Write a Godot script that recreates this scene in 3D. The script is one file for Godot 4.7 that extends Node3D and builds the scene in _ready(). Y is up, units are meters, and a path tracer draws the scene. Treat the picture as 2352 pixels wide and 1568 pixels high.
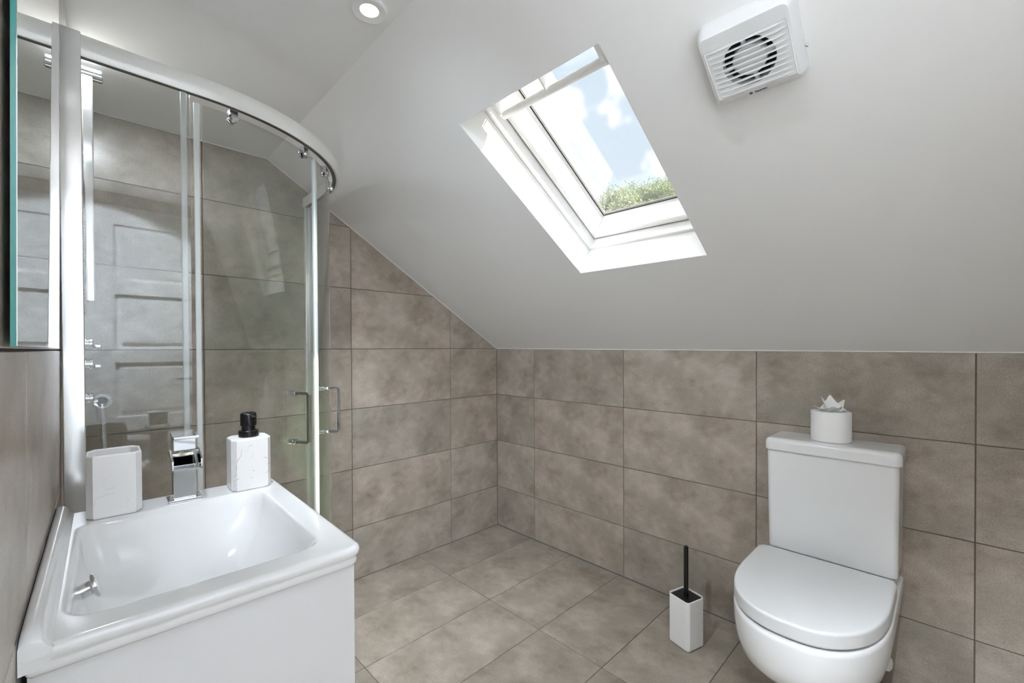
extends Node3D

# ---------------------------------------------------------------- measurements
const FOCAL := 1001.1732            # pixels, for a frame 2352 x 1568
const CY := 809.205
const YAW := 0.791
const PITCH := -0.0092
const ROLL := -0.0044
const EYE := Vector3(2.0767, 1.1422, 1.9146)
const KNEE := 1.1428                # height of the low wall under the slope
const TILT := -0.0085
const RISE := 0.6137
const CEIL := 1.9626
const ROW := 0.2967
const COL := 0.6
const XE := 2.475                   # the wall with the door
const SX0 := 1.031                  # skylight opening, in the slope's own axes
const SX1 := 1.526
const SS0 := 0.584
const SS1 := 1.297
const DECK := 0.832
const LEAN := 0.0095               # the mirror wall leans into the room by this much a metre
const LAMP_ENERGY := [1.2, 0.28, 4.6, 1.15, 0.26]

var EX: Vector3
var ES: Vector3
var EN: Vector3
var M := {}
var rng := RandomNumberGenerator.new()


func wall_d(x: float, y := 0.85) -> float:
	return 1.953 + 0.0244 * (x - 0.942) - LEAN * (y - 0.85)


# ---------------------------------------------------------------- mesh builder
class MB:
	var P := PackedVector3Array()
	var xf := Transform3D()

	func put(t: PackedVector3Array) -> void:
		var c := Vector3.ZERO
		for p in t:
			c += p
		c /= maxf(1.0, t.size())
		var v := 0.0
		for i in range(0, t.size(), 3):
			v += (t[i] - c).dot((t[i + 1] - c).cross(t[i + 2] - c))
		var flip := v > 0.0
		if xf.basis.determinant() < 0.0:
			flip = not flip
		for i in range(0, t.size(), 3):
			P.append(xf * t[i])
			P.append(xf * (t[i + 2] if flip else t[i + 1]))
			P.append(xf * (t[i + 1] if flip else t[i + 2]))

	func loft(rings: Array, cap0 := true, cap1 := true, closed := true) -> MB:
		var t := PackedVector3Array()
		for k in rings.size() - 1:
			var a: PackedVector3Array = rings[k]
			var b: PackedVector3Array = rings[k + 1]
			var n := a.size()
			for i in (n if closed else n - 1):
				var j := (i + 1) % n
				t.append_array(PackedVector3Array([a[i], a[j], b[j], a[i], b[j], b[i]]))
		for e in 2:
			if not [cap0, cap1][e]:
				continue
			var r: PackedVector3Array = rings[0] if e == 0 else rings[rings.size() - 1]
			var c := Vector3.ZERO
			for p in r:
				c += p
			c /= r.size()
			for i in r.size():
				var j := (i + 1) % r.size()
				if e == 0:
					t.append_array(PackedVector3Array([c, r[j], r[i]]))
				else:
					t.append_array(PackedVector3Array([c, r[i], r[j]]))
		put(t)
		return self

	# sits on y = 0, centred in x and z
	func rbox(size: Vector3, r := 0.002, bevel := 0.001, at := Vector3.ZERO, n := 3) -> MB:
		var rings := []
		for k in 3:
			var a := k * PI / 4.0
			var i := bevel * (1.0 - sin(a))
			rings.append(MB.ring(MB.rrect(size.x - 2 * i, size.z - 2 * i, maxf(r - i, 0.0002), n), bevel * (1.0 - cos(a)), at))
		for k in 3:
			var a := k * PI / 4.0
			var i := bevel * (1.0 - cos(a))
			rings.append(MB.ring(MB.rrect(size.x - 2 * i, size.z - 2 * i, maxf(r - i, 0.0002), n), size.y - bevel * (1.0 - sin(a)), at))
		return loft(rings)

	func box(lo: Vector3, hi: Vector3) -> MB:
		var q := PackedVector2Array([Vector2(lo.x, lo.z), Vector2(hi.x, lo.z), Vector2(hi.x, hi.z), Vector2(lo.x, hi.z)])
		return loft([MB.ring(q, lo.y), MB.ring(q, hi.y)])

	# a box with all its edges chamfered
	func cbox(lo: Vector3, hi: Vector3, b := 0.001) -> MB:
		var s := hi - lo
		return rbox(s, b * 1.2, b, Vector3((lo.x + hi.x) / 2, lo.y, (lo.z + hi.z) / 2), 2)

	func lathe(profile: Array, n := 32, at := Vector3.ZERO) -> MB:
		var rings := []
		for p in profile:
			rings.append(MB.ring(MB.circle(maxf(p[0], 0.00005), n), p[1], at))
		return loft(rings)

	# path in a plane whose normal is b; profile points are (across, along b)
	func sweep(path: PackedVector3Array, prof: PackedVector2Array, b: Vector3, caps := true) -> MB:
		var rings := []
		for k in path.size():
			var d0 := (path[k] - path[maxi(k - 1, 0)]).normalized()
			var d1 := (path[mini(k + 1, path.size() - 1)] - path[k]).normalized()
			if k == 0:
				d0 = d1
			if k == path.size() - 1:
				d1 = d0
			var t := (d0 + d1).normalized()
			var n := t.cross(b).normalized()
			var m := 1.0 / maxf(0.5, t.dot(d1))
			var r := PackedVector3Array()
			for p in prof:
				r.append(path[k] + n * p.x * m + b * p.y)
			rings.append(r)
		return loft(rings, caps, caps)

	static func ring(p: PackedVector2Array, y: float, at := Vector3.ZERO) -> PackedVector3Array:
		var r := PackedVector3Array()
		for q in p:
			r.append(Vector3(q.x + at.x, y + at.y, q.y + at.z))
		return r

	static func circle(r: float, n := 32) -> PackedVector2Array:
		var p := PackedVector2Array()
		for i in n:
			p.append(Vector2(cos(TAU * i / n), sin(TAU * i / n)) * r)
		return p

	static func rrect(w: float, d: float, r: float, n := 4) -> PackedVector2Array:
		var p := PackedVector2Array()
		r = minf(r, minf(w, d) / 2 - 0.00001)
		for c in 4:
			var s := Vector2([1, -1, -1, 1][c], [1, 1, -1, -1][c])
			for i in n + 1:
				var a := PI / 2 * (c + float(i) / n)
				p.append(Vector2(s.x * (w / 2 - r), s.y * (d / 2 - r)) + Vector2(cos(a), sin(a)) * r)
		return p

	func mesh(smooth_deg := 40.0) -> ArrayMesh:
		var n := P.size()
		var fn := PackedVector3Array()
		var near := {}
		for i in range(0, n, 3):
			var c := -(P[i + 1] - P[i]).cross(P[i + 2] - P[i])
			fn.append(c)
			for k in 3:
				var key := Vector3i((P[i + k] * 20000.0).round())
				if not near.has(key):
					near[key] = PackedInt32Array()
				near[key].append(i / 3)
		var least := cos(deg_to_rad(smooth_deg))
		var N := PackedVector3Array()
		N.resize(n)
		var un := PackedVector3Array()
		for c in fn:
			un.append(c.normalized())
		for i in n:
			var f := i / 3
			var sum := Vector3.ZERO
			for g in near[Vector3i((P[i] * 20000.0).round())]:
				if un[g].dot(un[f]) >= least:
					sum += fn[g]
			N[i] = sum.normalized() if sum.length_squared() > 0 else Vector3.UP
		var a := []
		a.resize(Mesh.ARRAY_MAX)
		a[Mesh.ARRAY_VERTEX] = P
		a[Mesh.ARRAY_NORMAL] = N
		var m := ArrayMesh.new()
		m.add_surface_from_arrays(Mesh.PRIMITIVE_TRIANGLES, a)
		return m


# ---------------------------------------------------------------- nodes
func mb(at := Transform3D()) -> MB:
	var m := MB.new()
	m.xf = at
	return m


func part(called: String, st: MB, mat: Material, parent: Node3D = self, smooth := 40.0) -> MeshInstance3D:
	var o := MeshInstance3D.new()
	o.name = called
	o.mesh = st.mesh(smooth)
	o.material_override = mat
	parent.add_child(o, true)
	return o


func place(called: String, mesh: Mesh, mat: Material, parent: Node3D, at: Transform3D) -> MeshInstance3D:
	var o := MeshInstance3D.new()
	o.name = called
	o.mesh = mesh
	o.material_override = mat
	o.transform = at
	parent.add_child(o, true)
	return o


func thing(called: String, label: String, category: String, at := Vector3.ZERO, turn := 0.0, group := "") -> Node3D:
	var o := Node3D.new()
	o.name = called
	add_child(o, true)
	o.position = at
	o.rotation.y = turn
	o.set_meta("label", label)
	o.set_meta("category", category)
	if group:
		o.set_meta("group", group)
	return o


func structure(called: String, label: String, category: String) -> Node3D:
	var o := thing(called, label, category)
	o.set_meta("kind", "structure")
	return o


func turn_about(axis: Vector3, deg: float, at := Vector3.ZERO) -> Transform3D:
	return Transform3D(Basis(axis, deg_to_rad(deg)), at)


# ---------------------------------------------------------------- materials
func mat(color: Color, rough := 0.5, metal := 0.0) -> StandardMaterial3D:
	var m := StandardMaterial3D.new()
	m.albedo_color = color
	m.roughness = rough
	m.metallic = metal
	return m


func noise(seed_: int, freq: float, octaves := 4) -> FastNoiseLite:
	var n := FastNoiseLite.new()
	n.seed = seed_
	n.noise_type = FastNoiseLite.TYPE_SIMPLEX_SMOOTH
	n.frequency = freq
	n.fractal_type = FastNoiseLite.FRACTAL_FBM
	n.fractal_octaves = octaves
	return n


func relief(seed_: int, freq: float, size := 512) -> NoiseTexture2D:
	var t := NoiseTexture2D.new()
	t.width = size
	t.height = size
	t.seamless = true
	t.noise = noise(seed_, freq, 3)
	return t


func stone_picture(dark: Color, mid: Color, light: Color, green: Color, seed_: int) -> ImageTexture:
	var s := 1024
	var im := Image.create(s, s, false, Image.FORMAT_RGB8)
	var big := noise(seed_, 0.0055, 4)
	var tint := noise(seed_ + 7, 0.006, 3)
	var fine := noise(seed_ + 3, 0.16, 2)
	var cloud := noise(seed_ + 17, 0.022, 4)
	var grit := noise(seed_ + 11, 0.42, 1)
	for y in s:
		for x in s:
			var b := big.get_noise_2d(x, y)
			var f := fine.get_noise_2d(x, y)
			var g := grit.get_noise_2d(x, y)
			var k := clampf(0.56 + b * 0.75 + cloud.get_noise_2d(x * 0.8, y * 1.1) * 0.32, 0.0, 1.0)
			var c := dark.lerp(mid, minf(1.0, k * 2.0)) if k < 0.5 else mid.lerp(light, k * 2.0 - 1.0)
			c = c.lerp(green, clampf(tint.get_noise_2d(x, y) * 1.1 + 0.1, 0.0, 0.62))
			var d := 1.0 + f * 0.07 + g * 0.045
			if g > 0.62:
				d += 0.06
			im.set_pixel(x, y, Color(c.r * d, c.g * d, c.b * d))
	return ImageTexture.create_from_image(im)


func marble_picture(seed_: int, strength: float) -> ImageTexture:
	var s := 512
	var im := Image.create(s, s, false, Image.FORMAT_RGB8)
	var a := noise(seed_, 0.0042, 3)
	var b := noise(seed_ + 5, 0.008, 2)
	var c := noise(seed_ + 9, 0.03, 2)
	for y in s:
		for x in s:
			var w := c.get_noise_2d(x, y) * 3.5
			var v := absf(a.get_noise_2d(x + w, y - w) - 0.08)
			var line := clampf(1.0 - v / 0.016, 0.0, 1.0)
			var where := smoothstep(0.0, 0.3, b.get_noise_2d(x, y) + 0.1)
			var k := 1.0 - strength * line * where
			im.set_pixel(x, y, Color(0.95, 0.945, 0.938) * k)
	return ImageTexture.create_from_image(im)


func triplanar(m: StandardMaterial3D, scale: float) -> StandardMaterial3D:
	m.uv1_triplanar = true
	m.uv1_scale = Vector3.ONE * scale
	return m


func make_materials() -> void:
	M.paint = mat(Color(0.935, 0.935, 0.935), 0.85)
	M.paint.heightmap_enabled = true
	M.paint.heightmap_texture = relief(21, 0.03)
	M.paint.heightmap_scale = 0.03
	triplanar(M.paint, 2.2)
	M.reveal = mat(Color(0.93, 0.93, 0.925), 0.6)
	M.caulk = mat(Color(0.93, 0.93, 0.92), 0.5)
	M.grout = mat(Color(0.40, 0.365, 0.33), 0.9)
	M.silicone = mat(Color(0.37, 0.37, 0.36), 0.5)
	var stone := stone_picture(Color(0.55, 0.516, 0.477), Color(0.645, 0.613, 0.575), Color(0.712, 0.683, 0.647), Color(0.612, 0.598, 0.556), 4)
	M.tiles = []
	for k in 3:
		var t := mat([Color(1, 0.985, 0.975), Color(0.94, 0.925, 0.915), Color(1.0, 0.975, 0.96)][k], 0.32)
		t.albedo_texture = stone
		t.roughness_texture = null
		M.tiles.append(t)
	M.glossy_tiles = []
	for t in M.tiles:
		var g: StandardMaterial3D = t.duplicate()
		g.roughness = 0.3
		M.glossy_tiles.append(g)
	M.floor_tiles = []
	for k in 2:
		var t := mat([Color(0.93, 0.91, 0.89), Color(0.895, 0.877, 0.858)][k], 0.45)
		t.albedo_texture = stone
		M.floor_tiles.append(t)
	M.ceramic = mat(Color(0.91, 0.91, 0.91), 0.15)
	M.ceramic.clearcoat_enabled = true
	M.ceramic.clearcoat = 0.25
	M.ceramic.clearcoat_roughness = 0.04
	M.plastic_white = mat(Color(0.86, 0.86, 0.86), 0.3)
	M.fan_plastic = mat(Color(0.875, 0.88, 0.885), 0.4)
	M.cabinet = mat(Color(0.91, 0.91, 0.915), 0.16)
	M.chrome = mat(Color(0.83, 0.835, 0.84), 0.07, 1.0)
	M.alu = mat(Color(0.955, 0.955, 0.94), 0.36, 0.15)
	M.alu_bright = mat(Color(0.94, 0.94, 0.94), 0.16, 0.7)
	M.dark_metal = mat(Color(0.42, 0.41, 0.39), 0.4, 0.6)
	M.glass = mat(Color(0.17, 0.26, 0.16, 0.14), 0.02)
	M.glass.transparency = BaseMaterial3D.TRANSPARENCY_ALPHA
	M.glass.metallic_specular = 0.7
	M.pane = mat(Color(0.85, 0.9, 0.9, 0.04), 0.0)
	M.pane.transparency = BaseMaterial3D.TRANSPARENCY_ALPHA
	M.seal = mat(Color(0.9, 0.92, 0.91, 0.45), 0.3)
	M.seal.transparency = BaseMaterial3D.TRANSPARENCY_ALPHA
	M.mirror = mat(Color(0.93, 0.95, 0.94), 0.02, 1.0)
	M.glass_edge = mat(Color(0.22, 0.47, 0.44), 0.15)
	M.black = mat(Color(0.055, 0.055, 0.055), 0.45)
	M.black_gloss = mat(Color(0.04, 0.04, 0.042), 0.3)
	M.hole_shade = mat(Color(0.07, 0.07, 0.08), 0.8)  # near-black: the shade inside openings, put into the colour
	M.ink = mat(Color(0.16, 0.16, 0.17), 0.6)
	M.paper = mat(Color(0.96, 0.96, 0.955), 0.95)
	M.upvc = mat(Color(0.94, 0.94, 0.94), 0.35)
	M.gasket = mat(Color(0.25, 0.24, 0.23), 0.7)
	M.gasket_light = mat(Color(0.62, 0.62, 0.61), 0.6)
	M.door = mat(Color(0.92, 0.92, 0.93), 0.35)
	M.marble = mat(Color(1, 1, 1), 0.35)
	M.marble.albedo_texture = marble_picture(31, 0.45)
	triplanar(M.marble, 5.0)
	M.marble_plain = mat(Color(1, 1, 1), 0.4)
	M.marble_plain.albedo_texture = marble_picture(77, 0.05)
	triplanar(M.marble_plain, 4.0)
	M.roof = mat(Color(0.3, 0.3, 0.32), 0.8)
	M.lamp = mat(Color(1, 1, 1), 0.4)
	M.lamp.emission_enabled = true
	M.lamp.emission = Color(1.0, 0.98, 0.95)
	M.lamp.emission_energy_multiplier = 1.5
	M.bark = mat(Color(0.36, 0.3, 0.24), 0.95)
	M.leaf = []
	for k in 3:
		var l := mat([Color(0.36, 0.39, 0.26), Color(0.43, 0.44, 0.33), Color(0.34, 0.38, 0.27)][k], 0.6)
		l.backlight_enabled = true
		l.backlight = Color(0.34, 0.38, 0.24)
		l.cull_mode = BaseMaterial3D.CULL_DISABLED
		M.leaf.append(l)
	M.lawn = mat(Color(0.33, 0.42, 0.2), 0.95)


# ---------------------------------------------------------------- sky
func sky_picture() -> ImageTexture:
	var w := 1024
	var h := 512
	var im := Image.create(w, h, false, Image.FORMAT_RGBF)
	var puff := noise(5, 2.6, 5)
	var wisp := noise(9, 1.5, 4)
	# heaps of cloud all round the sky: direction (degrees round, degrees up), size in degrees
	var heaps := []
	var r := RandomNumberGenerator.new()
	r.seed = 12
	for k in 16:
		var hd := Vector3(0, 0, -1).rotated(Vector3.RIGHT, deg_to_rad(r.randf_range(18, 42))).rotated(Vector3.UP, TAU * k / 16 + r.randf_range(-0.15, 0.15))
		var hs := r.randf_range(8, 15)
		if hd.angle_to(Vector3(-0.42, 0.5, -0.85)) > deg_to_rad(27):
			heaps.append([hd, hs])
	heaps.append([Vector3(-0.46, 0.35, -0.96).normalized(), 13.0])
	for y in h:
		var up := PI / 2 - PI * (y + 0.5) / h
		for x in w:
			var a := TAU * ((x + 0.5) / w - 0.5)
			var d := Vector3(sin(a) * cos(up), sin(up), -cos(a) * cos(up))
			var t := clampf(sin(up), 0.0, 1.0)
			var c := Vector3(0.84, 0.90, 0.98).lerp(Vector3(0.62, 0.77, 0.93), sqrt(t))
			if up < -0.02:
				c = Vector3(0.42, 0.44, 0.40)
			else:
				var p := puff.get_noise_3dv(d * 2.0)
				var cover := 0.0
				for q in heaps:
					var g: float = rad_to_deg(d.angle_to(q[0])) / q[1]
					cover = maxf(cover, smoothstep(0.0, 0.22, 1.0 - g + p * 1.5))
				cover = maxf(cover, 0.55 * smoothstep(0.12, 0.5, wisp.get_noise_3dv(d * 2.3) + 0.25 * p))
				c = c.lerp(Vector3(1.2, 1.21, 1.22), cover)
			im.set_pixel(x, y, Color(c.x, c.y, c.z))
	return ImageTexture.create_from_image(im)


# ---------------------------------------------------------------- tiles
# a tile cut to the outline poly (metres, in the wall's own plane), its face at height 0 and 8 mm thick
func tile_mesh(poly: PackedVector2Array, uv0: Vector2) -> ArrayMesh:
	var n := poly.size()
	var c := Vector2.ZERO
	for p in poly:
		c += p
	c /= n
	var area := 0.0
	for i in n:
		area += poly[i].cross(poly[(i + 1) % n])
	if area < 0:
		poly.reverse()
	var inner := PackedVector2Array()
	var b := 0.0009
	for i in n:
		var e0 := (poly[i] - poly[(i + n - 1) % n]).normalized()
		var e1 := (poly[(i + 1) % n] - poly[i]).normalized()
		var n0 := Vector2(-e0.y, e0.x)
		var n1 := Vector2(-e1.y, e1.x)
		inner.append(poly[i] + (n0 + n1) / maxf(0.4, 1.0 + n0.dot(n1)) * b)
	var V := PackedVector3Array()
	var N := PackedVector3Array()
	var U := PackedVector2Array()
	var add := func(p: Vector2, z: float, nn: Vector3) -> void:
		V.append(Vector3(p.x, p.y, z))
		N.append(nn)
		U.append(uv0 + Vector2(p.x, -p.y) / 1.2)
	for i in range(1, n - 1):
		for q in [inner[0], inner[i + 1], inner[i]]:
			add.call(q, 0.0, Vector3(0, 0, 1))
	for i in n:
		var j := (i + 1) % n
		var e := (poly[j] - poly[i]).normalized()
		var out := Vector3(e.y, -e.x, 0)
		var bev := (out + Vector3(0, 0, 1)).normalized()
		for q in [[inner[i], 0.0], [inner[j], 0.0], [poly[j], -b], [inner[i], 0.0], [poly[j], -b], [poly[i], -b]]:
			add.call(q[0], q[1], bev)
		for q in [[poly[i], -b], [poly[j], -b], [poly[j], -0.008], [poly[i], -b], [poly[j], -0.008], [poly[i], -0.008]]:
			add.call(q[0], q[1], out)
	var a := []
	a.resize(Mesh.ARRAY_MAX)
	a[Mesh.ARRAY_VERTEX] = V
	a[Mesh.ARRAY_NORMAL] = N
	a[Mesh.ARRAY_TEX_UV] = U
	var m := ArrayMesh.new()
	m.add_surface_from_arrays(Mesh.PRIMITIVE_TRIANGLES, a)
	return m


# lays tiles over the outline: cells of cw x ch, joints at multiples from (a0, b0); frame turns (a, b, out) into the world
func lay_tiles(parent: Node3D, outline: PackedVector2Array, a0: float, b0: float, cw: float, ch: float, frame: Transform3D, mats: Array, seed_: int, called := "tile") -> void:
	var r := RandomNumberGenerator.new()
	r.seed = seed_
	var lo := outline[0]
	var hi := outline[0]
	for p in outline:
		lo = lo.min(p)
		hi = hi.max(p)
	var g := 0.0015
	var whole := {}
	for j in range(floori((lo.y - b0) / ch), ceili((hi.y - b0) / ch)):
		for i in range(floori((lo.x - a0) / cw), ceili((hi.x - a0) / cw)):
			var p0 := Vector2(a0 + i * cw + g, b0 + j * ch + g)
			var p1 := Vector2(a0 + (i + 1) * cw - g, b0 + (j + 1) * ch - g)
			var cell := PackedVector2Array([p0, Vector2(p1.x, p0.y), p1, Vector2(p0.x, p1.y)])
			for cut in Geometry2D.intersect_polygons(cell, outline):
				var area := 0.0
				for k in cut.size():
					area += cut[k].cross(cut[(k + 1) % cut.size()])
				if absf(area) < 0.0008:
					continue
				var c := (p0 + p1) / 2
				var is_whole := absf(absf(area) / 2 - (p1.x - p0.x) * (p1.y - p0.y)) < 1e-6
				var v := r.randi() % 5
				var uv := Vector2(r.randf_range(0.0, 0.48), r.randf_range(0.3, 0.98))
				var m: ArrayMesh
				if is_whole and whole.has(v):
					m = whole[v]
				else:
					var moved := PackedVector2Array()
					for q in cut:
						moved.append(q - c)
					m = tile_mesh(moved, uv + Vector2(0.25, -0.12))
					if is_whole:
						whole[v] = m
				place(called, m, mats[r.randi() % mats.size()], parent, frame * Transform3D(Basis(), Vector3(c.x, c.y, 0)))


func slope_y(x: float, z: float) -> float:
	return KNEE + TILT * x + RISE * z


# a wall's core: the outline in (along, up), thick behind its face; frame as for the tiles
func wall_core(parent: Node3D, outline: PackedVector2Array, frame: Transform3D) -> void:
	var a := PackedVector3Array()
	var b := PackedVector3Array()
	for p in outline:
		a.append(Vector3(p.x, p.y, -0.0022))
		b.append(Vector3(p.x, p.y, -0.1))
	part("grout_bed", mb(frame).loft([a, b]), M.grout, parent, 1.0)


# ---------------------------------------------------------------- build
func _ready() -> void:
	rng.seed = 3
	# camera
	var fw := Vector3(-sin(YAW) * cos(PITCH), sin(PITCH), -cos(YAW) * cos(PITCH))
	var r0 := Vector3(cos(YAW), 0, -sin(YAW))
	var u0 := r0.cross(fw)
	var rt := r0 * cos(ROLL) + u0 * sin(ROLL)
	var up := u0 * cos(ROLL) - r0 * sin(ROLL)
	var cam := Camera3D.new()
	cam.name = "camera"
	add_child(cam)
	cam.transform = Transform3D(Basis(rt, up, -fw), EYE)
	cam.projection = Camera3D.PROJECTION_FRUSTUM
	cam.near = 0.02
	cam.far = 200.0
	cam.size = 2.0 * cam.near * 784.0 / FOCAL
	cam.frustum_offset = Vector2(0, (CY - 784.0) / FOCAL * cam.near)
	cam.current = true
	# sky, sun, exposure
	var env := Environment.new()
	env.background_mode = Environment.BG_SKY
	var sky := Sky.new()
	var pan := PanoramaSkyMaterial.new()
	pan.panorama = sky_picture()
	sky.sky_material = pan
	env.sky = sky
	env.tonemap_mode = Environment.TONE_MAPPER_LINEAR
	env.tonemap_exposure = 1.88
	env.background_energy_multiplier = 0.57
	env.sdfgi_enabled = true
	env.ssao_enabled = true
	env.ssil_enabled = true
	var we := WorldEnvironment.new()
	we.name = "world_environment"
	we.environment = env
	add_child(we)

	EX = Vector3(1, TILT, 0).normalized()
	var th := atan(RISE)
	ES = Vector3(0, sin(th), cos(th))
	ES = (ES - EX * ES.dot(EX)).normalized()
	EN = ES.cross(EX)

	var sun := DirectionalLight3D.new()
	sun.name = "sun"
	add_child(sun)
	var to_sun := (EX * 0.62 + ES * 0.06 + EN).normalized()
	sun.transform = Transform3D(Basis.looking_at(-to_sun), Vector3(6, 8, -2))
	sun.light_energy = 5.0
	sun.light_color = Color(1.0, 0.97, 0.92)
	sun.light_angular_distance = 0.6
	sun.shadow_enabled = true

	# broad soft light for the unseen sky overhead, placed to brighten the room
	var unseen_sky := DirectionalLight3D.new()
	unseen_sky.name = "overhead_daylight"
	add_child(unseen_sky)
	unseen_sky.transform = Transform3D(Basis.looking_at(-Vector3(0.05, 1.0, -0.22).normalized(), Vector3(0, 0, 1)), Vector3(1.3, 9, 0))
	unseen_sky.light_energy = 1.2
	unseen_sky.light_color = Color(0.94, 0.975, 1.0)
	unseen_sky.light_angular_distance = 62.0
	unseen_sky.shadow_enabled = true

	make_materials()
	build_room()
	build_window()
	build_door()
	build_outside()
	build_shower()
	build_vanity()
	build_toilet()
	build_fan()
	build_lamps()


func slope_frame() -> Transform3D:
	return Transform3D(Basis(EX, ES, -EN), Vector3(0, KNEE, 0))     # x across, y up the slope, z into the room


func build_room() -> void:
	var fold0 := (CEIL - KNEE) / RISE
	var fold1 := (CEIL - KNEE - TILT * XE) / RISE
	# floor
	var fl := structure("floor", "floor of large taupe stone-look tiles laid in a straight grid", "floor")
	var ff := Transform3D(Basis(Vector3(1, 0, 0), Vector3(0, 0, -1), Vector3(0, 1, 0)), Vector3.ZERO)   # (x, -z)
	var fo := PackedVector2Array([Vector2(0.002, -0.002), Vector2(XE - 0.002, -0.002), Vector2(XE - 0.002, -wall_d(XE)), Vector2(0.002, -wall_d(0))])
	wall_core(fl, PackedVector2Array([Vector2(-0.1, 0.1), Vector2(XE + 0.1, 0.1), Vector2(XE + 0.1, -2.2), Vector2(-0.1, -2.2)]), ff)
	lay_tiles(fl, fo, 0.2974, -0.6009, 0.3, 0.6, ff, M.floor_tiles, 41)
	# west wall (behind the shower), north wall (behind the toilet)
	var ww := structure("wall_west", "grey-brown tiled wall behind the shower with a sloped top edge", "wall")
	var fa := Transform3D(Basis(Vector3(0, 0, -1), Vector3(0, 1, 0), Vector3(1, 0, 0)), Vector3.ZERO)    # (-z, y)
	var pa := PackedVector2Array([Vector2(-0.0015, 0.0015), Vector2(-0.0015, KNEE - 0.003), Vector2(-fold0, CEIL - 0.003), Vector2(-1.93, CEIL - 0.003), Vector2(-1.93, 0.0015)])
	wall_core(ww, PackedVector2Array([Vector2(0.1, -0.1), Vector2(0.1, KNEE), Vector2(0, KNEE), Vector2(-fold0, CEIL), Vector2(-2.1, CEIL), Vector2(-2.1, -0.1)]), fa)
	lay_tiles(ww, pa, -0.3699, KNEE - 4 * ROW + 0.0002, COL, ROW, fa, M.tiles, 7)
	var wn := structure("wall_north", "low grey-brown tiled wall behind the toilet under the sloped ceiling", "wall")
	var fb := Transform3D()
	var pb := PackedVector2Array([Vector2(0.0015, 0.0015), Vector2(XE, 0.0015), Vector2(XE, KNEE + TILT * XE - 0.003), Vector2(0.0015, KNEE - 0.003)])
	wall_core(wn, PackedVector2Array([Vector2(-0.1, -0.1), Vector2(XE + 0.1, -0.1), Vector2(XE + 0.1, KNEE + TILT * XE), Vector2(-0.1, KNEE)]), fb)
	lay_tiles(wn, pb, 0.3261, KNEE - 4 * ROW + 0.0002, COL, ROW, fb, M.tiles, 19)
	# south wall (mirror and basin)
	var ws := structure("wall_south", "tiled wall at the left edge carrying the mirror and the basin", "wall")
	var al := atan(0.0244)
	var dx := Vector3(cos(al), 0, sin(al))
	var fd := Transform3D(Basis(-dx, Vector3(0, 1, 0), -dx.cross(Vector3.UP).normalized() * -1.0), Vector3(0, 0, wall_d(0)))
	fd.basis.z = Vector3(sin(al), 0, -cos(al))
	fd.origin.z = wall_d(0.0, 0.0)
	fd.basis = Basis(dx, -LEAN) * fd.basis
	var pd := PackedVector2Array([Vector2(-0.0015, 0.0015), Vector2(-0.0015, CEIL - 0.003), Vector2(-XE, CEIL - 0.003), Vector2(-XE, 0.0015)])
	wall_core(ws, PackedVector2Array([Vector2(0.1, -0.1), Vector2(0.1, CEIL), Vector2(-XE - 0.1, CEIL), Vector2(-XE - 0.1, -0.1)]), fd)
	lay_tiles(ws, pd, -0.72, KNEE - 4 * ROW + 0.0002, COL, ROW, fd, M.glossy_tiles, 23)
	# east wall with the door opening, z from 1.39
	var we := structure("wall_east", "tiled wall with the white door, behind the camera", "wall")
	var fe := Transform3D(Basis(Vector3(0, 0, 1), Vector3(0, 1, 0), Vector3(-1, 0, 0)), Vector3(XE, 0, 0))
	var ke := KNEE + TILT * XE
	var pe := PackedVector2Array([Vector2(0, 0), Vector2(1.39, 0), Vector2(1.39, 1.9), Vector2(1.985, 1.9), Vector2(1.985, CEIL - 0.003), Vector2(fold1, CEIL - 0.003), Vector2(0, ke - 0.003)])
	wall_core(we, PackedVector2Array([Vector2(-0.1, -0.1), Vector2(1.39, -0.1), Vector2(1.39, 1.85), Vector2(fold1, CEIL), Vector2(0, ke), Vector2(-0.1, ke)]), fe)
	wall_core(we, PackedVector2Array([Vector2(1.385, 1.9), Vector2(2.1, 1.9), Vector2(2.1, CEIL), Vector2(1.385, CEIL)]), fe)
	lay_tiles(we, pe, 0.19, KNEE - 4 * ROW, COL, ROW, fe, M.tiles, 29)
	# ceilings
	var cf := structure("ceiling", "flat white painted ceiling above the shower", "ceiling")
	var q := [Vector2(-0.1, fold0), Vector2(XE + 0.1, fold1), Vector2(XE + 0.1, 2.2), Vector2(-0.1, 2.2)]
	part("flat_plaster", mb().loft([MB.ring(PackedVector2Array(q), CEIL), MB.ring(PackedVector2Array(q), CEIL + 0.16)]), M.paint, cf, 1.0)
	var cs := structure("ceiling_slope", "white painted sloped ceiling with the skylight cut into it", "ceiling")
	var top := (CEIL - KNEE) / sin(atan(RISE))
	var d1 := 0.117
	var m := mb(slope_frame())
	var lay := func(x0: float, x1: float, s0: float, s1: float) -> void:
		m.box(Vector3(x0, s0, -d1), Vector3(x1, s1, 0.0))
	lay.call(-0.1, SX0, -0.12, top + 0.12)
	lay.call(SX1, XE + 0.1, -0.12, top + 0.12)
	lay.call(SX0, SX1, -0.12, SS0)
	lay.call(SX0, SX1, SS1, top + 0.12)
	part("slope_plaster", m, M.paint, cs, 1.0)
	var rv := mb(slope_frame())
	var e := 0.0015
	rv.box(Vector3(SX0, SS0, -d1), Vector3(SX0 + e, SS1, -0.0004))
	rv.box(Vector3(SX1 - e, SS0, -d1), Vector3(SX1, SS1, -0.0004))
	rv.box(Vector3(SX0 + e, SS0, -d1), Vector3(SX1 - e, SS0 + e, -0.0004))
	rv.box(Vector3(SX0 + e, SS1 - e, -d1), Vector3(SX1 - e, SS1, -0.0004))
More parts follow.
